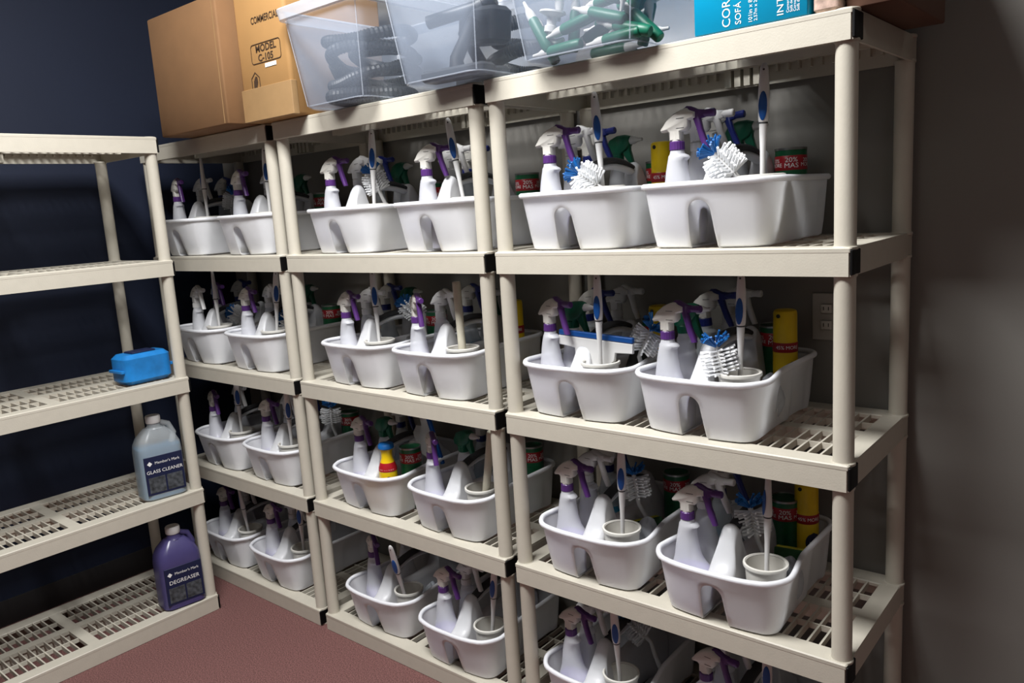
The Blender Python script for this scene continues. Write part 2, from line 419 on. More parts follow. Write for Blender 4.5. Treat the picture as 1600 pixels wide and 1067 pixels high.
BOT = [(0.0, 0.012, 0.044, 0.030), (0.004, 0.012, 0.050, 0.035), (0.05, 0.012, 0.053, 0.037), (0.076, 0.011, 0.052, 0.0365), (0.090, 0.008, 0.0475, 0.035), (0.102, 0.004, 0.041, 0.033), (0.116, 0.001, 0.034, 0.0295), (0.135, -0.001, 0.0295, 0.027), (0.165, -0.0015, 0.025, 0.0235), (0.187, 0.0, 0.0222, 0.021), (0.194, 0.004, 0.0250, 0.0205), (0.1985, 0.003, 0.0235, 0.019), (0.203, 0.0, 0.0170, 0.0168), (0.212, 0.0, 0.015, 0.015)]
def make_spray(kind):
    root = empty('spray_bottle')
    spec = {'P': ('purple', 'purple', 'offwhite', 'lav', 0.088, 'bottle'), 'W': ('white', 'white', 'white', 'yelliq', 0.06, 'bottle'),
            'Bl': ('blue', 'blue', 'offwhite', 'teal', 0.112, 'clear'), 'G': ('green', 'green', 'green', None, 0, 'bottle')}[kind]
    colr, trg, head, liq, lv, bmat = spec
    MB().loft([ell(cx, 0, rx, ry, z, 24, 2.5 if z < 0.1 else 2.1) for z, cx, rx, ry in BOT]).build('bottle', M[bmat], root)
    if liq:
        rows = [r for r in BOT if r[0] < lv]
        z0, z1 = rows[-1], BOT[len(rows)]
        f = (lv - z0[0])/(z1[0]-z0[0]); rows.append(tuple(a + (b-a)*f for a, b in zip(z0, z1)))
        MB().loft([ell(cx, 0, rx*0.94, ry*0.93, z + 0.002, 24, 2.5) for z, cx, rx, ry in rows]).build('liquid', M[liq], root)
    cb = MB(); n = 36
    rr = lambda r, z: [((r + (0.0006 if i % 2 else 0))*math.cos(2*math.pi*i/n), (r + (0.0006 if i % 2 else 0))*math.sin(2*math.pi*i/n), z) for i in range(n)]
    cb.loft([rr(0.0155, 0.2105), rr(0.0168, 0.212), rr(0.0163, 0.2285), rr(0.0145, 0.2305)]).build('collar', M[colr], root, ang=20)
    up = Matrix.Translation((0, 0, 0.2215))
    if kind == 'G':
        MB().prism(GHEAD, 0.027, 0.004).xf(up).build('sprayer_head', M['green'], root, ang=50)
        MB().prism(GTRIG, 0.014, 0.002).xf(up).build('trigger', M['green'], root)
        t = Matrix.Translation((0.040, 0, 0.2215 + 0.045)) @ Matrix.Rotation(R(90), 4, 'Y')
        MB().lathe([(0.0105, 0), (0.0105, 0.012), (0.008, 0.018), (0.0045, 0.028), (0.004, 0.036)], 14).xf(t).build('nozzle', M['white'], root)
    else:
        MB().prism(HEAD, 0.026, 0.004).xf(up).build('sprayer_head', M[head], root, ang=50)
        b = MB(); b.lathe([(0.0135, 0.228), (0.0132, 0.252)], 18); b.build('neck', M[head], root)
        b = MB()
        for z in (0.2575, 0.2785): b.box(0.004, 0.022, -0.0134, 0.0134, z, z + 0.0012)
        b.build('slot', M['dkgrey'], root, smooth=False)
        tg = MB().prism(TRIG, 0.015, 0.0025).xf(up).build('trigger', M[trg], root, ang=50)
        MB().lathe([(0.0022, -0.0082), (0.0022, 0.0082)], 10).xf(Matrix.Translation((0.028, 0, 0.2975)) @ Matrix.Rotation(R(90), 4, 'X')).build('pivot_pin', M['white'], tg)
        t = Matrix.Translation((0.060, 0, 0.2215 + 0.0635)) @ Matrix.Rotation(R(90), 4, 'Y')
        MB().lathe([(0.0075, 0), (0.0082, 0.006), (0.0082, 0.016), (0.0088, 0.018), (0.0088, 0.028), (0.007, 0.030)], 14).xf(t).build('nozzle', M[trg], root)
    if kind in ('W', 'G'):
        b = MB(); rows = []
        for z, q in ((0.018, 0.0), (0.045, 0), (0.078, 0)):
            rx, ry = (0.0535, 0.0375) if z < 0.06 else (0.0515, 0.0368)
            rows.append([(0.010 + (rx+0.0006)*math.copysign(abs(math.cos(a))**0.8, math.cos(a)), (ry+0.0006)*math.copysign(abs(math.sin(a))**0.8, math.sin(a)), z) for a in [R(-130 + 150*i/14) for i in range(15)]])
        b.loft(rows, False, False, closed=False).build('label', M['label_dk'], root)['label'] = 'dark printed label'
    return root
SPRAY = {k: make_spray(k) for k in ('P', 'W', 'Bl', 'G')}
SDESC = {'P': 'purple-trigger spray bottle of lavender cleaner', 'W': 'white-trigger spray bottle', 'Bl': 'blue-trigger spray bottle', 'G': 'green-headed spray bottle'}
def spray(kind, x, y, z, yaw, label, tilt=0):
    o = clone(SPRAY[kind]); o.location = (x, y, z); o.rotation_euler = (0, R(tilt), R(yaw))
    return tag(o, label, 'spray bottle', {'P': 'purple-trigger spray bottles', 'W': 'white-trigger spray bottles', 'Bl': 'blue-trigger spray bottles', 'G': 'green-headed spray bottles'}[kind])

# ------------------------------------------------------------------ toilet brush and cup
def make_brush():
    root = empty('toilet_brush')
    MB().lathe([(0.0055, 0.05), (0.0055, 0.15), (0.006, 0.18), (0.008, 0.215), (0.0088, 0.236)], 14).build('shaft', M['white'], root)
    MB().lathe([(0.0092, 0.236), (0.0092, 0.2395)], 14).build('ring', M['dkgrey'], root)
    hz = [(0.2395, 0.0095, 0.0092), (0.245, 0.0108, 0.0102), (0.258, 0.0115, 0.0098), (0.275, 0.0118, 0.0088), (0.295, 0.0115, 0.0075), (0.315, 0.0108, 0.0066), (0.335, 0.0096, 0.0058), (0.348, 0.0082, 0.005), (0.355, 0.006, 0.004), (0.3585, 0.003, 0.002)]
    h = MB().loft([ell(0, 0, rx, ry, z, 20) for z, rx, ry in hz]).build('handle', M['white'], root)
    rows = []
    for i in range(9):
        a = -math.pi/2 + math.pi*i/8
        zc = 0.272 + 0.030*math.sin(a); w = 0.0088*math.cos(a) + 0.0002
        yb = -0.0088 + (zc-0.272)*0.045
        rows.append(ell(0, yb, w, 0.0022*math.cos(a) + 0.0003, zc, 14))
    MB().loft(rows).build('grip_inlay', M['grip'], h)
    MB().lathe([(0.0022, -0.0058), (0.0022, 0.0058)], 10).xf(Matrix.Translation((0, 0, 0.345)) @ Matrix.Rotation(R(90), 4, 'X')).build('hang_hole', M['dkgrey'], h)
    b = MB()
    for i in range(70):
        z = 0.012 + 0.055*(i % 10)/9; a = R(137.5*i); l = 0.034*math.sin(math.pi*(0.25 + 0.6*(z/0.07)))
        b.tube([(0.004*math.cos(a), 0.004*math.sin(a), z), (l*math.cos(a), l*math.sin(a), z - 0.004)], 0.0018, 5)
    tag(b.build('bristles', M['bwhite'], root), kind='stuff')
    return root
def make_dowel_brush():
    root = empty('toilet_brush')
    MB().lathe([(0.0115, 0.05), (0.0118, 0.2), (0.0125, 0.318), (0.0118, 0.323), (0.009, 0.3245)], 18).build('handle', M['dowel'], root)
    b = MB()
    for i in range(70):
        z = 0.012 + 0.055*(i % 10)/9; a = R(137.5*i); l = 0.033
        b.tube([(0.004*math.cos(a), 0.004*math.sin(a), z), (l*math.cos(a), l*math.sin(a), z - 0.004)], 0.0018, 5)
    tag(b.build('bristles', M['bwhite'], root), kind='stuff')
    return root
BRUSH, DOWEL = make_brush(), make_dowel_brush()
def make_cup():
    root = empty('brush_cup')
    MB().lathe([(0.034, 0.0), (0.036, 0.003), (0.0465, 0.128), (0.0435, 0.128), (0.034, 0.008), (0.002, 0.007)], 32).build('cup_body', M['offwhite'], root)
    pr = [(0.0455, 0.123), (0.050, 0.124), (0.0508, 0.128), (0.050, 0.131), (0.046, 0.132), (0.0435, 0.129)]
    MB().loft([[(r*math.cos(2*math.pi*i/36), r*math.sin(2*math.pi*i/36), z) for i in range(36)] for r, z in pr], False, False).build('cup_rim', M['offwhite'], root, ang=60)
    return root
CUP = make_cup()

# ------------------------------------------------------------------ scrub brush: handle, white tufts, blue tip tufts
def scrub(base, neck, tilt, face, label):
    """base and neck are world points; the head leaves the neck at `tilt` degrees from vertical (towards +x) and its tufts face `face` degrees round z"""
    root = empty('scrub_brush', base)
    b0 = Vector((0, 0, 0)); n0 = Vector(neck) - Vector(base)
    d = Vector((math.sin(R(tilt)), 0, math.cos(R(tilt))))
    mid = (b0 + n0)*0.5
    tip = n0 + d*0.080
    pts = [b0, b0.lerp(n0, 0.3), b0.lerp(n0, 0.65), n0 - d*0.012 + (b0-n0)*0.03, n0 + d*0.012, n0 + d*0.05, tip]
    MB().tube(pts, [0.0105, 0.009, 0.0065, 0.0055, 0.007, 0.0075, 0.004], 10).build('handle', M['white'], root)
    fv = Vector((math.sin(R(face)), -math.cos(R(face)), 0)); fv = (fv - d*fv.dot(d)).normalized()
    sv = d.cross(fv).normalized()
    wb, bb = MB(), MB(); r2 = random.Random(3)
    for i in range(7):
        o = n0 + d*(0.006 + 0.0085*i)
        for a in (-95, -74, -50, -22, 22, 50, 74, 95):
            dr = (fv*math.cos(R(a)) + sv*math.sin(R(a)) + d*r2.uniform(0.0, 0.12)).normalized()
            l = 0.034 + 0.006*abs(math.sin(R(a))) + r2.uniform(-0.002, 0.002)
            wb.tube([o + dr*0.004, o + dr*l], [0.0018, 0.0028], 6)
    for i in range(38):
        a = R(r2.uniform(-115, 115)); e = r2.uniform(0.25, 1.3)
        dr = (fv*math.cos(a) + sv*math.sin(a) + d*e).normalized(); o = n0 + d*(0.062 + r2.uniform(0, 0.014))
        bb.tube([o, o + dr*0.037], [0.0017, 0.0026], 6)
    tag(wb.build('white_bristles', M['bwhite'], root), kind='stuff'); tag(bb.build('blue_bristles', M['bblue'], root), kind='stuff')
    return tag(root, label, 'scrub brush', 'blue and white scrub brushes')

# ------------------------------------------------------------------ cans and other supplies
def make_can():
    root = empty('cleanser_can'); r = 0.0365; h = 0.205
    MB().lathe([(r-0.002, 0), (r, 0.003), (r, h-0.004), (r-0.002, h-0.002)], 32).build('can_body', M['can_green'], root)
    MB().lathe([(r-0.003, h-0.006), (r+0.001, h-0.005), (r+0.001, h), (r-0.002, h+0.001), (r-0.003, h-0.003), (0.001, h-0.0035)], 32).build('lid', M['metal'], root)
    bd = MB().lathe([(r+0.0002, h-0.052), (r+0.0006, h-0.0515), (r+0.0006, h-0.0185), (r+0.0002, h-0.018)], 32, cap0=False, cap1=False).build('label_band', M['can_red'], root)
    for a in (0, 120, 240):
        o = inst('lettering', CANTXT, bd, (0, 0, h-0.035), (0, 0, R(a)))
        o2 = inst('lettering', CANTXT2, bd, (0, 0, h-0.035), (0, 0, R(a+60)))
    b = MB()
    for i in range(10):
        a = R(36*i); b.lathe([(0.002, 0), (0.012, 0.001)], 4) if False else None
    return root
CANTXT = text_mesh('20%\nMAS', 0.0155, M['ink_white'], 1.15, bend=0.0376)
CANTXT2 = text_mesh('20%\nMORE', 0.0125, M['ink_white'], 1.0, bend=0.0376)
CAN = make_can()
YTXT = text_mesh('45% MORE', 0.0125, M['ink_white'], 1.0, bend=0.0303)
YTXT2 = text_mesh('Indo', 0.014, M['ink_white'], 0.9, bend=0.0303)
def make_ycan():
    root = empty('polish_can'); r = 0.0295; h = 0.172
    MB().lathe([(r-0.002, 0), (r, 0.003), (r, h), (r-0.003, h+0.004)], 32).build('can_body', M['can_yellow'], root)
    c = MB().lathe([(r-0.003, h), (r-0.0008, h+0.002), (r-0.0012, h+0.07), (r-0.003, h+0.077), (r-0.008, h+0.0795), (0.001, h+0.080)], 32).build('cap', M['can_yellow'], root)
    MB().lathe([(0.005, 0), (0.0052, 0.004)], 12).xf(Matrix.Rotation(R(-25), 4, 'Z') @ Matrix.Translation((0, -r-0.0005, h+0.066)) @ Matrix.Rotation(R(-90), 4, 'X')).build('spray_hole', M['label_dk'], c)
    bd = MB().lathe([(r+0.0002, h-0.024), (r+0.0006, h-0.0235), (r+0.0006, h-0.0005), (r+0.0002, h)], 32, cap0=False, cap1=False).build('label_band', M['can_red'], root)
    for a in (20, 200): inst('lettering', YTXT, bd, (0, 0, h-0.012), (0, 0, R(a)))
    rows = []
    for i in range(9):
        t = -1 + 2*i/8; w = 0.020*math.sqrt(max(0, 1-t*t)) + 0.0004
        rows.append([(x, z) for x, z in ((-w + 2*w*j/10, 0.10 + 0.026*t) for j in range(11))])
    b = MB(); rr = r + 0.0005
    b.loft([[(rr*math.sin(x/rr), -rr*math.cos(x/rr), z) for x, z in row] for row in rows], False, False, closed=False)
    e = b.build('emblem', M['ink_navy'], root, rot=(0, 0, R(42))); inst('lettering', YTXT2, e, (0, 0, 0.098))
    return root
YCAN = make_ycan()
def cleanser(x, y, z, label, yaw=20):
    o = clone(CAN); o.location = (x, y, z); o.rotation_euler = (0, 0, R(yaw)); return tag(o, label, 'can', 'green cleanser cans')
def polish(x, y, z, label, yaw=15):
    o = clone(YCAN); o.location = (x, y, z); o.rotation_euler = (0, 0, R(yaw)); return tag(o, label, 'can', 'yellow polish cans')
def cloth(x, y, z, sx, sy, sz, m, label, seed=1, name='cleaning_cloth'):
    r2 = random.Random(seed); ph = [r2.uniform(0, 6.28) for _ in range(6)]; b = MB(); rows = []
    for i in range(13):
        v = math.pi*i/12; row = []
        for j in range(24):
            u = 2*math.pi*j/24
            k = 1 + 0.13*math.sin(3*u + ph[0] + 2*v) + 0.10*math.sin(5*u + ph[1] - 3*v) + 0.08*math.sin(4*v + ph[2] + u)
            row.append((sx*k*math.sin(v)*math.cos(u), sy*k*math.sin(v)*math.sin(u), sz*(1 - math.cos(v)*(1 + 0.1*math.sin(2*u + ph[3])))/1.0))
        rows.append(row)
    b.loft(rows); mn = min(p[2] for p in b.v); b.v = [(p[0], p[1], p[2]-mn) for p in b.v]
    return tag(b.build(name, m, None, (x, y, z), ang=80), label, 'cloth')
def sponge(x, y, z, rot, label):
    root = empty('sponge', (x, y, z), rot)
    MB().rbox(-0.04, 0.04, -0.03, 0.03, 0, 0.02, 0.005).build('foam', M['sponge'], root)
    MB().rbox(-0.04, 0.04, -0.03, 0.03, 0.0201, 0.028, 0.004).build('scour_pad', M['scour'], root)
    return tag(root, label, 'sponge')

# ------------------------------------------------------------------ caddies and what they hold
XC = dict(C3R=1.511, C3L=1.153, B3L=.262, B3R=.679, A3L=-.735, A3R=-.29, A2L=-.72, A2R=-.336, A1L=-.662, A1R=-.305, A0L=-.715, A0R=-.35, B2L=.265, B2R=.614, B1L=.256, B1R=.632, B0L=.258, B0R=.645, C1L=1.165, C1R=1.531, C2L=1.13, C2R=1.478, C0L=1.138, C0R=1.54)
YC = {k: 0.229 for k in XC}; YC['B0R'] = 0.212; YC['C1R'] = 0.205; YC['C1L'] = 0.215; YC['C0R'] = 0.215
RK = {'A': 'far rack', 'B': 'middle rack', 'C': 'near rack'}
SHN = {3: 'second shelf', 2: 'third shelf', 1: 'fourth shelf', 0: 'bottom shelf'}
def where(k): return '%s caddy, %s, %s' % ('left' if k[2] == 'L' else 'right', SHN[int(k[1])], RK[k[0]])
FLOOR = 0.005
# sprays: key -> list of (kind, local x, local y, yaw)
P0 = ('P', -0.092, -0.138, 8)
SPR = {
 'C3R': [('P', -.092, -.138, 6), ('W', -.088, -.045, 4), ('Bl', -.098, .045, 2), ('G', -.070, .135, 4)],
 'C3L': [('P', -.094, -.138, 6), ('W', -.090, -.045, 4), ('Bl', -.098, .045, 2), ('G', -.062, .135, 4)],
 'B3L': [('P', -.100, -.138, 4), ('W', -.086, -.035, 4), ('Bl', -.092, .055, 2), ('G', -.068, .135, -4)],
 'B3R': [('P', -.068, -.138, 8), ('W', -.075, -.035, 4), ('Bl', -.084, .055, 2)],
 'A3R': [('P', -.098, -.138, -8), ('W', -.080, -.02, 4), ('G', -.088, .13, 0)],
 'A3L': [('P', -.105, -.138, -12), ('W', -.095, -.04, 4), ('Bl', -.095, .06, 10)],
 'A2L': [('W', -.075, -.138, -8), ('P', -.09, -.04, -10), ('Bl', -.1, .07, 8)],
 'A2R': [('P', -.098, -.135, -5), ('W', -.078, -.045, -10), ('G', -.06, .12, 0), ('Bl', -.09, .045, 20)],
 'B2L': [('P', -.078, -.147, -8), ('W', -.076, -.06, 4), ('Bl', -.094, .043, 0), ('G', -.066, .122, 0)],
 'B2R': [('P', -.084, -.150, -32), ('W', -.080, -.05, -4), ('Bl', -.088, .085, 0), ('G', -.060, .15, 0)],
 'C2L': [('P', -.098, -.140, -14), ('G', -.070, -.075, 0), ('Bl', -.102, .043, 0), ('W', -.060, .130, 0)],
 'C2R': [('P', -.094, -.144, -2), ('G', -.098, -.055, -4), ('Bl', -.108, .060, 0), ('W', -.070, .140, 0)],
 'A1L': [('P', -.095, -.145, -15), ('W', -.100, -.03, -8)],
 'A1R': [('P', -.084, -.133, 0), ('W', -.092, -.03, -6), ('Bl', -.09, .07, 0)],
 'A0L': [('P', -.092, -.128, 0), ('W', -.060, -.04, 0)],
 'A0R': [('P', -.093, -.134, -4), ('W', -.060, -.052, 10)],
 'B1L': [('P', -.089, -.128, -8), ('G', -.052, -.048, -2), ('Bl', -.086, .063, 0)],
 'B1R': [('P', -.098, -.138, -34), ('G', -.054, -.038, -4), ('Bl', -.080, .075, 0)],
 'B0L': [('P', -.096, -.115, -26), ('W', -.075, .02, -10)],
 'B0R': [('P', -.082, -.146, -6), ('W', -.055, -.068, -6)],
 'C1L': [('P', -.094, -.140, -4), ('W', -.088, -.05, -4), ('Bl', -.082, .045, 2)],
 'C1R': [('P', -.098, -.138, 2), ('W', -.098, -.055, -4), ('Bl', -.096, .035, 2)],
 'C0L': [('P', -.086, -.146, -4), ('W', -.078, -.080, -8)],
 'C0R': [('P', -.084, -.115, -6), ('W', -.08, -.02, 0)],
}
# cups and brushes: cup local x,y ; lean of the brush top (dx, dy) ; yaw of the grip ; kind
CB = {
 'C3R': (.098, -.127, .010, .0, 12, 'b'), 'C3L': (.062, -.127, -.022, .0, 30, 'b'), 'B3L': (.085, -.127, .028, .0, 40, 'b'), 'B3R': (.078, -.127, -.062, .0, 30, 'b'),
 'A3L': (.092, -.127, .0, .0, -40, 'b'), 'A3R': (.072, -.127, .010, .0, 52, 'b'), 'A2L': (.062, -.127, .012, -.01, -45, 'b'), 'A2R': (.056, -.122, .055, .0, 55, 'b'),
 'B2L': (.062, -.132, -.030, .02, 45, 'b'), 'B2R': (.082, -.130, -.008, .0, 0, 'd'), 'C2L': (.064, -.150, .014, -.02, 10, 'b'), 'C2R': (.077, -.130, .014, -.012, 0, 'b'),
 'A1L': (.060, -.120, .018, -.01, 55, 'b'), 'A1R': (.060, -.128, .050, -.03, 55, 'b'), 'A0L': (.082, -.118, .045, -.06, -40, 'b'), 'A0R': (.082, -.110, .040, -.03, 30, 'b'),
 'B1R': (.086, -.118, .080, -.012, 0, 'd'), 'B0L': (.090, -.122, .055, -.118, 20, 'b'), 'B0R': (.092, -.128, .060, -.02, 10, 'b'),
 'C1L': (.075, -.140, .022, -.022, 22, 'b'), 'C1R': (.092, -.130, .004, .012, -50, 'b'), 'C0L': (.068, -.135, .016, -.05, 24, 'b'), 'C0R': (.08, -.13, .0, .0, 10, 'b'),
}
# scrub brushes: head neck local (x, y, z), tilt, face, base local x,y
SC = {
 'C3R': (.052, -.150, .152, -44, 20, .075, -.06), 'C3L': (.060, -.150, .150, -60, 20, .075, -.06), 'B3L': (.060, -.07, .185, -25, 30, .10, -.02),
 'A3R': (.065, -.055, .155, -65, 40, .10, -.02), 'A3L': (.06, .0, .17, 25, 30, .08, .03), 'A2L': (.10, -.04, .165, -75, 30, .11, .0), 'A2R': (.085, -.045, .155, -72, 40, .11, .0),
 'B2L': (.095, .02, .205, -60, 80, .12, .06), 'C2L': (.138, -.075, .165, 30, 10, .118, -.02), 'C2R': (.052, -.155, .142, -14, 20, .085, -.07),
 'A1R': (.07, .06, .175, 0, 30, .08, .10), 'C1L': (.058, -.030, .185, -8, 18, .095, .03), 'C1R': (.036, -.050, .172, -12, 20, .075, .0), 'C0L': (.060, .02, .17, -60, 10, .11, .05),
}
CANS = {'C3R': (.062, .140), 'C3L': (.050, .165), 'B3R': (.098, .125), 'B3L': (.108, .140), 'A3R': (.045, .135), 'A2R': (.118, .095), 'B2L': (.070, .125), 'C2L': (.046, .160), 'C2R': (.044, .160),
        'A1R': (.105, .135), 'B1R': (.112, .130), 'C1L': (.078, .150), 'C1R': (.040, .120), 'B1L': (.104, -.072)}
YCANS = {'C3L': (.092, .108), 'B2R': (.112, .105), 'C2L': (.096, .108), 'C2R': (.094, .112), 'C1R': (.100, .135)}
for k in XC:
    x, y, z = XC[k], YC[k], Z[int(k[1])] + 0.0012
    wh = where(k)
    sd = 'left-hand' if k[2] == 'L' else 'right-hand'
    caddy(x, y, z, R(rnd.uniform(-1.2, 1.2)), 'white two-lobed plastic cleaning caddy, %s one on the %s of the %s' % (sd, SHN[int(k[1])], RK[k[0]]))
    zb = z + FLOOR
    for kind, lx, ly, yaw in SPR[k]:
        back = ly > -0.1
        spray(kind, x + (max(lx, -0.082) if back else lx), y+ly, zb, yaw, '%s in %s' % (SDESC[kind], wh), max(-4.0, (lx+0.082)*260) if back and lx < -0.082 else 0)
    if k in CB:
        lx, ly, dx, dy, yaw, bk = CB[k]
        c = clone(CUP); c.location = (x+lx, y+ly, zb); c.scale = (1, 1, 1.09)
        tag(c, 'white round brush cup in %s' % wh, 'cup', 'white toilet brush cups')
        b = clone(BRUSH if bk == 'b' else DOWEL)
        d = Vector((dx, dy, 0.36)).normalized()
        q = Vector((0, 0, 1)).rotation_difference(d) @ Euler((0, 0, R(yaw))).to_quaternion()
        off = Vector((0, 0, 0.012))
        b.location = Vector((x+lx, y+ly, zb)) + off - Vector((d.x, d.y, 0))*0.02; b.rotation_euler = q.to_euler()
        tag(b, ('white toilet brush with blue grip' if bk == 'b' else 'toilet brush with plain beige dowel handle') + ' in %s' % wh, 'toilet brush', 'toilet brushes standing in cups')
    if k in SC:
        nx, ny, nz, tl, fc, bx, by = SC[k]
        scrub((x+bx, y+by, zb + 0.012), (x+nx, y+ny, z+nz), tl, fc, 'scrub brush with blue-tipped white bristles in %s' % wh)
    if k in CANS:
        cx, cy = CANS[k]
        if cy > 0 and cx > 0.084: cy = min(0.138, cy + (cx-0.084)*0.9); cx = 0.084
        cleanser(x + cx, y + cy, zb, 'green cleanser can with red band in %s' % wh, 22 if k[0] == 'C' else 40)
    if k in YCANS:
        polish(x + min(0.090, YCANS[k][0]), y + YCANS[k][1], zb, 'yellow polish can with red band in %s' % wh, 12)
def loc(k, lx, ly, lz): return (XC[k]+lx, YC[k]+ly, Z[int(k[1])] + 0.0062 + lz)

# squeegee lying across the left caddy of the third shelf, near rack
def squeegee(origin, rot, length, label, hl=0.16):
    root = empty('squeegee', origin, rot)
    MB().rbox(-length/2, length/2, -0.006, 0.006, 0.0, 0.014, 0.003).build('rubber_blade', M['grip'], root)
    L = length/2
    MB().prism([(-L, -0.026), (-L*0.55, -0.030), (-0.06, -0.05), (-0.035, -0.075), (0.035, -0.075), (0.06, -0.05), (L*0.55, -0.030), (L, -0.026), (L, -0.0005), (-L, -0.0005)], 0.010, 0.002).build('blade_holder', M['white'], root)
    MB().tube([(0, 0, -0.070), (0, 0.0, -0.10), (0, 0, -0.07-hl)], [0.013, 0.011, 0.012], 14).build('handle', M['white'], root)
    return tag(root, label, 'squeegee')
squeegee(loc('C2L', .040, -.132, .196), (0, R(3), 0), 0.225, 'white squeegee with blue rubber blade standing behind the toilet brush, near rack', 0.10)
squeegee(loc('B1L', .112, .03, .205), (0, R(74), R(10)), 0.19, 'blue-edged squeegee standing upright behind the green can, fourth shelf, middle rack', 0.02)
# yellow bottle with blue cap
def yellow_bottle(p):
    root = empty('polish_bottle', p)
    MB().lathe([(0.028, 0), (0.0305, 0.004), (0.0305, 0.13), (0.029, 0.15), (0.023, 0.168), (0.0185, 0.182), (0.0185, 0.2), (0.0215, 0.212)], 28).build('bottle', M['can_yellow'], root)
    MB().lathe([(0.0310, 0.140), (0.0298, 0.1515), (0.0240, 0.1675)], 28, cap0=False, cap1=False).build('label_band', M['can_red'], root)
    MB().lathe([(0.022, 0.212), (0.0265, 0.216), (0.0265, 0.224), (0.023, 0.230), (0.012, 0.232)], 28).build('cap', M['bblue'], root)
    rows = []
    for i in range(9):
        t = -1 + 2*i/8; w = 0.022*math.sqrt(max(0, 1-t*t)) + 0.0004
        rows.append([(0.031*math.sin(xx/0.031), -0.031*math.cos(xx/0.031), 0.10 + 0.024*t) for xx in (-w + 2*w*j/10 for j in range(11))])
    MB().loft(rows, False, False, closed=False).build('emblem', M['ink_navy'], root, rot=(0, 0, R(50)))
    inst('lettering', YTXT, root, (0, 0, 0.142), (0, 0, R(35)))
    tag(root, 'yellow polish bottle with blue cap beside the green can, middle rack', 'bottle')
yellow_bottle(loc('B1L', .072, -.148, 0))
# cloths and sponges
cloth(*loc('C1L', .100, -.052, 0.0), .030, .034, .066, M['cloth'], 'crumpled pale grey cloth beside the brush cup, left caddy, fourth shelf, near rack', 2)
cloth(*loc('C1R', .112, -.040, 0.0), .028, .030, .058, M['cloth'], 'crumpled pale grey cloth behind the brush cup, right caddy, fourth shelf, near rack', 5)
cloth(*loc('B0L', .105, -.030, 0.0), .030, .034, .060, M['cloth'], 'crumpled pale grey cloth in the left caddy, bottom shelf, middle rack', 8)
cloth(*loc('B0R', .112, -.030, 0.0), .028, .034, .060, M['cloth'], 'crumpled pale grey cloth in the right caddy, bottom shelf, middle rack', 12)
cloth(*loc('C2L', .098, -.020, 0.0), .034, .034, .076, M['dkcloth'], 'crumpled charcoal cloth beneath the squeegee, third shelf, near rack', 4)
cloth(*loc('C2R', .115, -.045, 0.0), .026, .030, .058, M['cloth'], 'crumpled pale grey cloth in the right caddy, third shelf, near rack', 9)
cloth(*loc('B2L', .115, -.050, 0.0), .026, .032, .066, M['cloth'], 'crumpled pale grey cloth in the left caddy, third shelf, middle rack', 14)
sponge(*loc('C1R', .085, .055, .075), (R(80), 0, R(8)), 'yellow-green sponge standing on edge in front of the cans, near rack')
sponge(*loc('C1L', .050, .020, .075), (R(80), 0, R(60)), 'yellow-green sponge behind the brush cup, left caddy, fourth shelf, near rack')
sponge(*loc('A1L', .095, -.030, .075), (R(80), 0, R(50)), 'yellow-green sponge in the left caddy, fourth shelf, far rack')
for p in (CADDY, BRUSH, DOWEL, CUP, CAN, YCAN, *SPRAY.values()): drop(p)

# ------------------------------------------------------------------ things on top of the racks
ZT = Z[4] + 0.0015
def carton(name, x0, x1, y0, y1, h, m, label, r=0.006):
    root = empty(name, ((x0+x1)/2, (y0+y1)/2, ZT))
    w, d = (x1-x0)/2, (y1-y0)/2
    MB().rbox(-w, w, -d, d, 0, h, r).build('carton_body', m, root, ang=50)
    return tag(root, label, 'box'), w, d
c1, w1, d1 = carton('cardboard_box', -0.52, -0.078, -0.105, 0.30, 0.40, M['card'], 'large plain brown cardboard box overhanging the far rack')
MB().rbox(-w1+0.002, w1-0.002, -0.03, 0.03, 0.4, 0.4012, 0.0005).build('tape', M['tape'], c1)
MB().box(w1-0.022, w1-0.019, -d1-0.0006, -d1+0.001, 0.004, 0.396).build('fold_crease', M['tape'], c1, smooth=False)
c2, w2, d2 = carton('cardboard_box', -0.062, 0.205, -0.052, 0.33, 0.46, M['card2'], 'golden cardboard box printed MODEL C-105 beside the clear tote', 0.012)
MB().rbox(-w2-0.0015, w2+0.0015, -d2-0.002, -d2+0.02, 0.001, 0.101, 0.0016).build('bottom_flap', M['tape'], c2)
def put(me, x, z, parent, y=-0.0008, rot=(0, 0, 0)): return inst('lettering', me, parent, (x - (-0.062+0.205)/2, -d2 + y, z - ZT), rot)
put(text_mesh('COMMERCIAL', 0.029, M['ink_dark'], 0.80, bold=0.0006), 0.102, 2.094, c2)
put(text_mesh('MODEL', 0.030, M['ink_dark'], 1.10, bold=0.0008), 0.093, 2.009, c2)
put(text_mesh('C-105', 0.029, M['ink_dark'], 1.12, bold=0.0008), 0.089, 1.981, c2)
fr = MB(); o1 = rrect(0.080, 0.030, 0.011, 4); o2 = rrect(0.0775, 0.0275, 0.009, 4)
fr.loft([[(x, 0, z) for x, z in o1], [(x, 0, z) for x, z in o2]], False, False)
put(fr.mesh('printed_frame', M['ink_dark'], False), 0.092, 1.996, c2, -0.0013).name = 'printed_frame'
put(MB().box(-0.030, 0.030, -0.0003, 0, -0.006, 0.006).mesh('sticker', M['ink_white'], False), 0.112, 1.956, c2, -0.0013).name = 'sticker'
hs = MB(); ho = [(-0.023, -0.026), (0.023, -0.026), (0.023, 0.008), (0, 0.026), (-0.023, 0.008)]; hi = [(-0.020, -0.024), (0.020, -0.024), (0.020, 0.0065), (0, 0.022), (-0.020, 0.0065)]
hs.loft([[(x, 0, z) for x, z in ho], [(x, 0, z) for x, z in hi]], False, False)
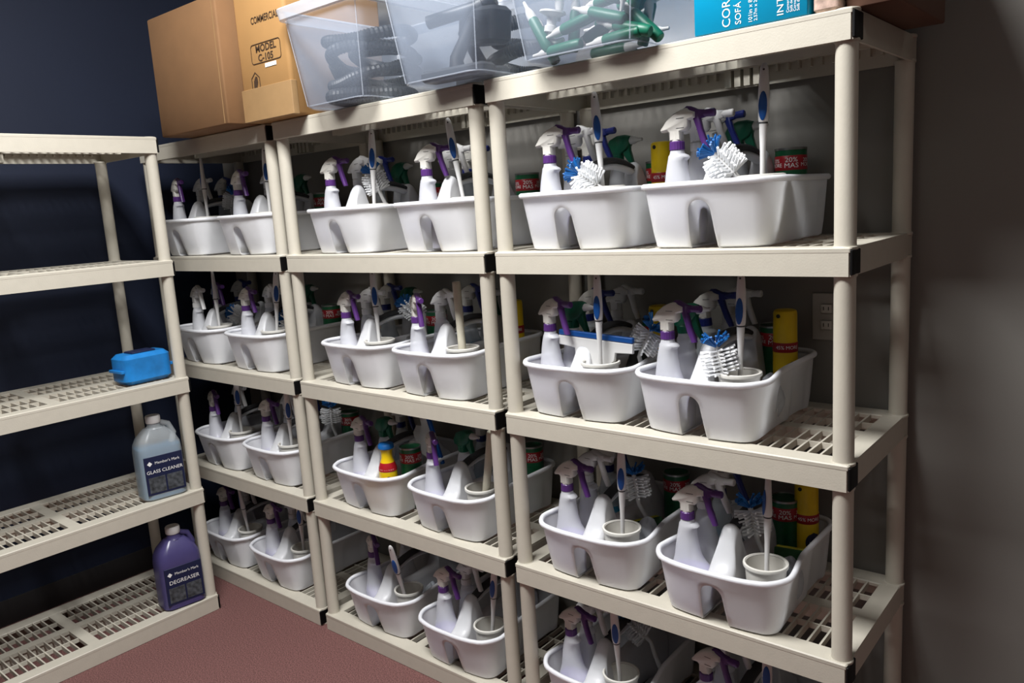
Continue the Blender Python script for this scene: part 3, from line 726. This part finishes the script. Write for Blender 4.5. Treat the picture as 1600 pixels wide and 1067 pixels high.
hs.add([(x, 0, z) for x, z in [(-0.012, -0.023), (0.004, -0.023), (0.012, -0.006), (0.010, 0.010), (0.0, 0.012), (-0.010, -0.002)]], [(0, 1, 2, 3, 4, 5)])
put(hs.mesh('house_logo', M['ink_dark'], False), 0.022, 1.919, c2, -0.0012).name = 'house_logo'

def tote(x0, x1, y0, depth, h, label):
    """clear storage tote, bottom x0..x1 with the narrow end to the front"""
    root = empty('storage_tote', ((x0+x1)/2, y0 + depth/2, ZT)); w, d = (x1-x0)/2, depth/2
    f = 0.14
    rg = lambda z, i=0.0, r=0.035: [(a, b, z) for a, b in rrect(w + f*z*0.9 - i, d + f*z*0.75 - i, r, 5)]
    b = MB(); t = 0.0022
    b.loft([rg(0.0, 0.016, 0.03), rg(0.004, 0.006), rg(0.014, 0.0), rg(h*0.5), rg(h), rg(h, t), rg(h*0.5, t), rg(0.014, t), rg(0.006, 0.008), rg(0.004, 0.018, 0.028)]).build('tub', M['bin'], root, ang=70)
    b = MB(); b.loft([rg(h-0.030, -0.0015), rg(h-0.028, -0.012), rg(h, -0.014), rg(h+0.004, -0.011), rg(h+0.004, -0.001), rg(h-0.002, -0.001)], False, False).build('rim', M['binrim'], root, ang=40)
    for sx in (-1, 1):
        for sy in (-1, 1):
            k = 0.293*0.035
            MB().tube([(sx*(w + f*z*0.9 - k), sy*(d + f*z*0.75 - k), z) for z in (0.012, h*0.5, h-0.03)], 0.0016, 8).build('corner_edge', M['binhighlight'], root)  # added pale tubes, put the bright corner highlight into the shape
    be = rg(0.010, 0.002); MB().tube(be + [be[0]], 0.0018, 6, caps=False).build('base_edge', M['binhighlight'], root)  # same painted highlight run round the base
    return tag(root, label, 'storage tote', 'clear totes on top of the racks')
tote(0.268, 0.540, -0.062, 0.40, 0.285, 'clear plastic tote holding black corrugated hoses')
tote(0.722, 0.988, -0.085, 0.42, 0.285, 'clear plastic tote holding dark vacuum attachments')
tote(1.104, 1.400, -0.060, 0.40, 0.285, 'clear plastic tote full of green tubes with white nozzles')
# corrugated hoses in the first tote
def hose(cx, cy, z, rx, ry, a0, a1, rise, rad, label, m='hose', wob=0.0, ph=0.0):
    pts, rad_l = [], []; n = int(abs(a1-a0)/2.6)
    for i in range(n+1):
        a = R(a0 + (a1-a0)*i/n); k = 1 - 0.16*math.sin(1.7*a + ph)**2
        pts.append((rx*k*math.cos(a), ry*k*math.sin(a), rad + rise*i/n + wob*(1 + math.sin(1.4*a + ph))))
        rad_l.append(rad if i % 2 else rad*0.84)
    o = MB().tube(pts, rad_l, 12).build('vacuum_hose', M[m], None, (cx, cy, z), ang=8)
    return tag(o, label, 'hose', 'corrugated hoses in the first clear tote')
hz0 = ZT + 0.008
hose(0.404, 0.11, hz0, 0.108, 0.150, -200, 190, 0.006, 0.020, 'lowest black corrugated hose coiled on the clear tote floor')
hose(0.404, 0.11, hz0+0.034, 0.110, 0.150, -120, 250, 0.03, 0.018, 'second black corrugated hose up in the clear tote', 'hose', 0.018, 1.0)
hose(0.404, 0.11, hz0+0.085, 0.106, 0.150, -300, 60, 0.025, 0.018, 'third black corrugated hose up in the clear tote', 'hose', 0.018, 2.6)
hose(0.408, 0.11, hz0+0.150, 0.112, 0.150, -150, 200, 0.02, 0.018, 'topmost black corrugated hose coil in the clear tote', 'hose', 0.016, 0.3)
hose(0.404, 0.12, hz0+0.02, 0.044, 0.082, 0, 900, 0.15, 0.018, 'inner black corrugated hose coil standing inside the others')
# attachments in the second tote
def floor_tool(p, rot, label):
    root = empty('vacuum_tool', p, rot)
    MB().rbox(-0.105, 0.105, -0.03, 0.03, 0, 0.028, 0.012).build('tool_head', M['hose2'], root)
    MB().tube([(0, 0, 0.02), (0, 0.0, 0.05), (0.02, 0.01, 0.09), (0.05, 0.02, 0.14)], [0.022, 0.018, 0.016, 0.017], 14).build('tool_neck', M['hose'], root)
    return tag(root, label, 'vacuum tool', 'vacuum tools in the second clear tote')
floor_tool((0.865, -0.02, hz0+0.001), (0, 0, R(4)), 'grey flat floor nozzle at the front of the clear tote')
floor_tool((0.85, 0.09, hz0+0.001), (0, 0, R(160)), 'grey flat floor nozzle at the back of the clear tote')
hose(0.875, 0.22, hz0, 0.075, 0.07, 0, 700, 0.14, 0.02, 'black hose coil at the back of the second clear tote')
def wand(p, rot, label):
    root = empty('vacuum_wand', p, rot)
    MB().tube([(-0.10, 0, 0), (0.05, 0, 0), (0.09, 0, 0.01)], [0.017, 0.017, 0.02], 14).build('pipe', M['hose'], root)
    MB().tube([(0.045, 0, 0.0), (0.06, 0, 0.002)], 0.0205, 14).build('coupling', M['hose2'], root)
    return tag(root, label, 'vacuum tool', 'vacuum tools in the second clear tote')
wand((0.86, 0.02, hz0+0.17), (0, R(-8), R(20)), 'black vacuum wand lying across the other tools in the tote')
tag(MB().rbox(-0.095, 0.095, -0.011, 0.011, 0, 0.008, 0.002).build('plastic_strip', M['tealstrip'], None, (0.86, -0.055, hz0+0.205), (R(20), R(3), 0)), 'teal plastic strip lying on the dark tools in the tote', 'strip')
tag(MB().rbox(-0.075, 0.075, -0.035, 0.035, 0, 0.09, 0.018).build('vacuum_brush', M['hose'], None, (0.90, 0.05, hz0+0.085), (0, R(8), R(-10))), 'black vacuum head block in the middle of the tote', 'vacuum tool', 'vacuum tools in the second clear tote')
tag(MB().lathe([(0.012, 0), (0.014, 0.004), (0.012, 0.04), (0.006, 0.046)], 14).build('red_knob', M['redbit'], None, (0.985, -0.03, hz0+0.175), (R(20), R(30), 0)), 'red knob showing at the right of the dark tools tote', 'knob')
# green and blue tubes in the third tote
def tube_kind(m):
    root = empty('applicator_tube')
    MB().lathe([(0.010, 0), (0.0125, 0.003), (0.0135, 0.025), (0.0128, 0.085), (0.0105, 0.092)], 16).build('tube_body', m, root)
    MB().lathe([(0.0108, 0.090), (0.0108, 0.103), (0.0085, 0.113), (0.005, 0.121), (0.0038, 0.136), (0.0034, 0.138)], 14).build('nozzle', M['white'], root)
    return root
TG, TB = tube_kind(M['mint']), tube_kind(M['tubeblue'])
tr = random.Random(21)
TUBES = [(1.118, -.030, 1.818, 1, .03, 'G'), (1.200, .002, 1.822, .94, .33, 'G'), (1.296, -.028, 1.862, .91, -.30, 'G'), (1.240, -.034, 1.900, .93, -.34, 'G'),
 (1.208, .030, 1.958, -.12, -.99, 'G'), (1.102, -.034, 1.940, .46, -.86, 'G'), (1.098, .000, 1.925, .42, -.88, 'G'), (1.335, .004, 1.905, .70, -.70, 'G'),
 (1.362, -.034, 1.870, .26, .96, 'G'), (1.268, -.030, 1.817, .99, .04, 'G'), (1.392, .040, 1.850, -.10, .98, 'G'), (1.250, .004, 1.940, .98, .12, 'G'),
 (1.310, -.034, 1.945, -.70, .65, 'G'), (1.142, -.036, 1.950, .55, .70, 'B'), (1.215, -.036, 1.985, -.45, .85, 'B'), (1.170, .006, 1.890, .12, .98, 'B'),
 (1.398, .012, 1.985, -.30, -.93, 'G'), (1.282, .040, 1.845, .85, .5, 'G'), (1.236, -.034, 1.955, .85, -.40, 'G'), (1.290, .036, 1.985, .80, -.55, 'G'), (1.160, -.034, 1.850, .96, .20, 'G'), (1.388, .075, 1.945, -.3, -.95, 'G')]
def put_tube(tip, d, kind):
    o = clone(TB if kind == 'B' else TG); d = d.normalized()       # d runs from the nozzle tip to the tail
    q = Vector((0, 0, 1)).rotation_difference(-d); o.rotation_euler = q.to_euler(); o.location = tip + d*0.138
    tag(o, 'blue tube with white nozzle among the green ones in the clear tote' if kind == 'B' else 'green tube with tapered white nozzle jumbled in the clear tote', 'tube', 'blue tubes in the third tote' if kind == 'B' else 'green tubes in the third clear tote')
for x, y, z, dx, dz, kd in TUBES: put_tube(Vector((x, y, z)), Vector((dx, tr.uniform(-.04, .04), dz)), kd)
for layer in range(4):
    for iy in range(2):
        zz = hz0 + 0.020 + layer*0.036; yy = 0.110 + iy*0.055
        sg = 1 if (layer + iy) % 2 else -1
        put_tube(Vector((1.25 - sg*0.10 + tr.uniform(-.02, .02), yy, zz)), Vector((sg, tr.uniform(-.15, .15), tr.uniform(-.08, .08))), 'G')
drop(TG); drop(TB)
# white pump dispenser head among the tubes
pm = empty('pump_top', (1.172, -0.018, hz0+0.105), (R(176), R(10), 0))
MB().lathe([(0.030, 0), (0.031, 0.004), (0.012, 0.012), (0.011, 0.03), (0.015, 0.032), (0.015, 0.045)], 20).build('pump_collar', M['white'], pm)
MB().tube([(0, 0, 0.04), (0, 0, 0.06), (0.02, 0, 0.066), (0.04, 0, 0.060)], [0.006, 0.008, 0.007, 0.005], 10).build('spout', M['white'], pm)
tag(pm, 'white pump top lying among the green tubes in the tote', 'pump')
# cyan carton
c3, w3, d3 = carton('printed_box', 1.512, 1.744, 0.002, 0.36, 0.42, M['cyanbox'], 'cyan printed carton with white sideways lettering on the near rack', 0.003)
def side(txt, size, xw, zc, sx=1.0):
    o = inst('lettering', text_mesh(txt, size, M['ink_white'], sx), c3, (xw - (1.512+1.744)/2, -d3 - 0.0008, zc - ZT), (0, R(-90), 0)); return o
def side_start(txt, size, xw, z0, sx=1.0):
    o = side(txt, size, xw, 0, sx); zs = [v.co.x for v in o.data.vertices]
    o.location.z = z0 - ZT - min(zs); return o
side_start('CORNER', 0.0245, 1.583, 1.802); side_start('SOF\u00c1', 0.0175, 1.6075, 1.803)
side_start('101in x 80in', 0.0115, 1.6325, 1.803); side_start('2.57m x 2.03m', 0.0095, 1.6430, 1.803)
side_start('INTEX', 0.0185, 1.692, 1.804, 1.15)
for i in range(4): side_start('Sof\u00e1 de esquina con apoyo' if i % 2 else 'Corner sofa for indoor use', 0.0075, 1.706 + i*0.0066, 1.806)
# wrapped package and dark carton at the end
tag(MB().rbox(-0.024, 0.024, -0.10, 0.10, 0, 0.20, 0.008).build('wrapped_package', M['pink'], None, (1.775, 0.105, ZT)), 'shiny printed package squeezed next to the cyan carton', 'package')
c4, w4, d4 = carton('cardboard_box', 1.803, 1.90, 0.03, 0.36, 0.22, M['brown'], 'dark brown carton at the very end of the near rack', 0.004)
MB().rbox(-w4+0.002, w4-0.002, -0.02, 0.02, 0.22, 0.2212, 0.0005).build('tape', M['tape'], c4)

# ------------------------------------------------------------------ wall outlet
ou = empty('wall_outlet', (1.628, WALL_Y, 1.152))
MB().rbox(-0.036, 0.036, -0.006, 0, -0.060, 0.060, 0.003).build('cover_plate', M['plate'], ou)
for dz in (-0.021, 0.021):
    s = MB().rbox(-0.014, 0.014, -0.009, -0.005, dz-0.012, dz+0.012, 0.003).build('socket', M['offwhite'], ou)
    MB().box(-0.007, -0.005, -0.0095, -0.008, dz-0.004, dz+0.005).box(0.005, 0.007, -0.0095, -0.008, dz-0.004, dz+0.005).build('slots', M['dkgrey'], s, smooth=False)
tag(ou, 'pale wall outlet on the back wall, third shelf, near rack', 'outlet')

# ------------------------------------------------------------------ jugs on the rack against the navy wall
def jug(p, rz, liquid, body, lvl, labels, label, capm):
    root = empty('cleaner_jug', p, (0, 0, R(rz)))
    w, d = 0.078, 0.058
    sec = [(0.0, 0.006), (0.004, 0.0), (0.17, 0.0), (0.20, 0.003), (0.225, 0.014), (0.245, 0.030), (0.258, 0.043)]
    rg = lambda z, i, s=1.0: [(a*s, b*s, z) for a, b in rrect(w-i, d-i*0.75, max(0.012, 0.03 - i*0.3), 5)]
    b = MB(); b.loft([rg(z, i) for z, i in sec] + [ell(0, 0, 0.024, 0.024, 0.268, 24), ell(0, 0, 0.022, 0.022, 0.285, 24)]) if False else b.loft([rg(z, i) for z, i in sec])
    b.lathe([(0.030, 0.256), (0.023, 0.266), (0.022, 0.284)], 24); b.build('jug_body', M[body], root)
    if liquid:
        MB().loft([rg(z + 0.002, i, 0.965) for z, i in sec if z < lvl] + [rg(lvl, 0.0, 0.965)]).build('liquid', M[liquid], root)
    MB().lathe([(0.0245, 0.276), (0.026, 0.279), (0.026, 0.300), (0.0235, 0.304)], 24).build('cap', M[capm], root)
    hd = MB().tube([(0.056, 0, 0.19), (0.066, 0, 0.225), (0.050, 0, 0.262), (0.020, 0, 0.275)], [0.012, 0.011, 0.011, 0.010], 12).build('handle', M[body], root)
    pl = MB().rbox(-0.068, 0.068, -d-0.0012, -d+0.004, 0.022, 0.165, 0.001).build('label', M['ink_navy'], root); pl['label'] = 'navy printed label'
    MB().box(-0.060, -0.002, -d-0.002, -d-0.001, 0.030, 0.088).build('label_picture', M['photo'], pl, smooth=False)
    MB().box(0.004, 0.060, -d-0.002, -d-0.001, 0.030, 0.088).build('label_picture', M['photo'], pl, smooth=False)
    for txt, size, tx, tz in labels: inst('lettering', text_mesh(txt, size, M['ink_white'], 1.0), pl, (tx, -d-0.0022, tz))
    dm = MB().add([(0.009*math.cos(a), 0, 0.009*math.sin(a)) for a in (0, math.pi/2, math.pi, 1.5*math.pi)], [(0, 1, 2, 3)]); dm.build('diamond_logo', M['ink_white'], pl, (-0.050, -d-0.0022, 0.140), smooth=False)
    return tag(root, label, 'jug', 'cleaner jugs on the rack by the navy wall')
jug((-0.555, -0.252, Z[0]+0.0022), 82, None, 'deg', 0.2, [("Member's Mark", 0.014, 0.012, 0.140), ('DEGREASER', 0.021, 0.0, 0.108)], 'purple jug of degreaser on the bottom shelf by the navy wall', 'white')
jug((-0.565, -0.262, Z[1]+0.0022), 82, 'glassliq', 'glassjug', 0.19, [("Member's Mark", 0.014, 0.012, 0.140), ('GLASS CLEANER', 0.0175, 0.0, 0.108)], 'clear jug of blue glass cleaner, second shelf up by the navy wall', 'white')
wp = empty('wipes_pack', (-0.590, -0.262, Z[2]+0.0022), (0, 0, R(4)))
MB().rbox(-0.055, 0.055, -0.09, 0.09, 0, 0.108, 0.024).build('wrapper', M['bluebag'], wp)
MB().rbox(-0.030, 0.030, -0.045, 0.045, 0.107, 0.114, 0.004).build('flap_lid', M['ink_navy'], wp)
for sy in (-1, 1): MB().rbox(-0.045, 0.045, sy*0.094-0.006, sy*0.094+0.006, 0.046, 0.056, 0.002).build('end_seal', M['bluebag'], wp)
tag(wp, 'blue plastic-wrapped pack on the third shelf by the navy wall', 'pack')
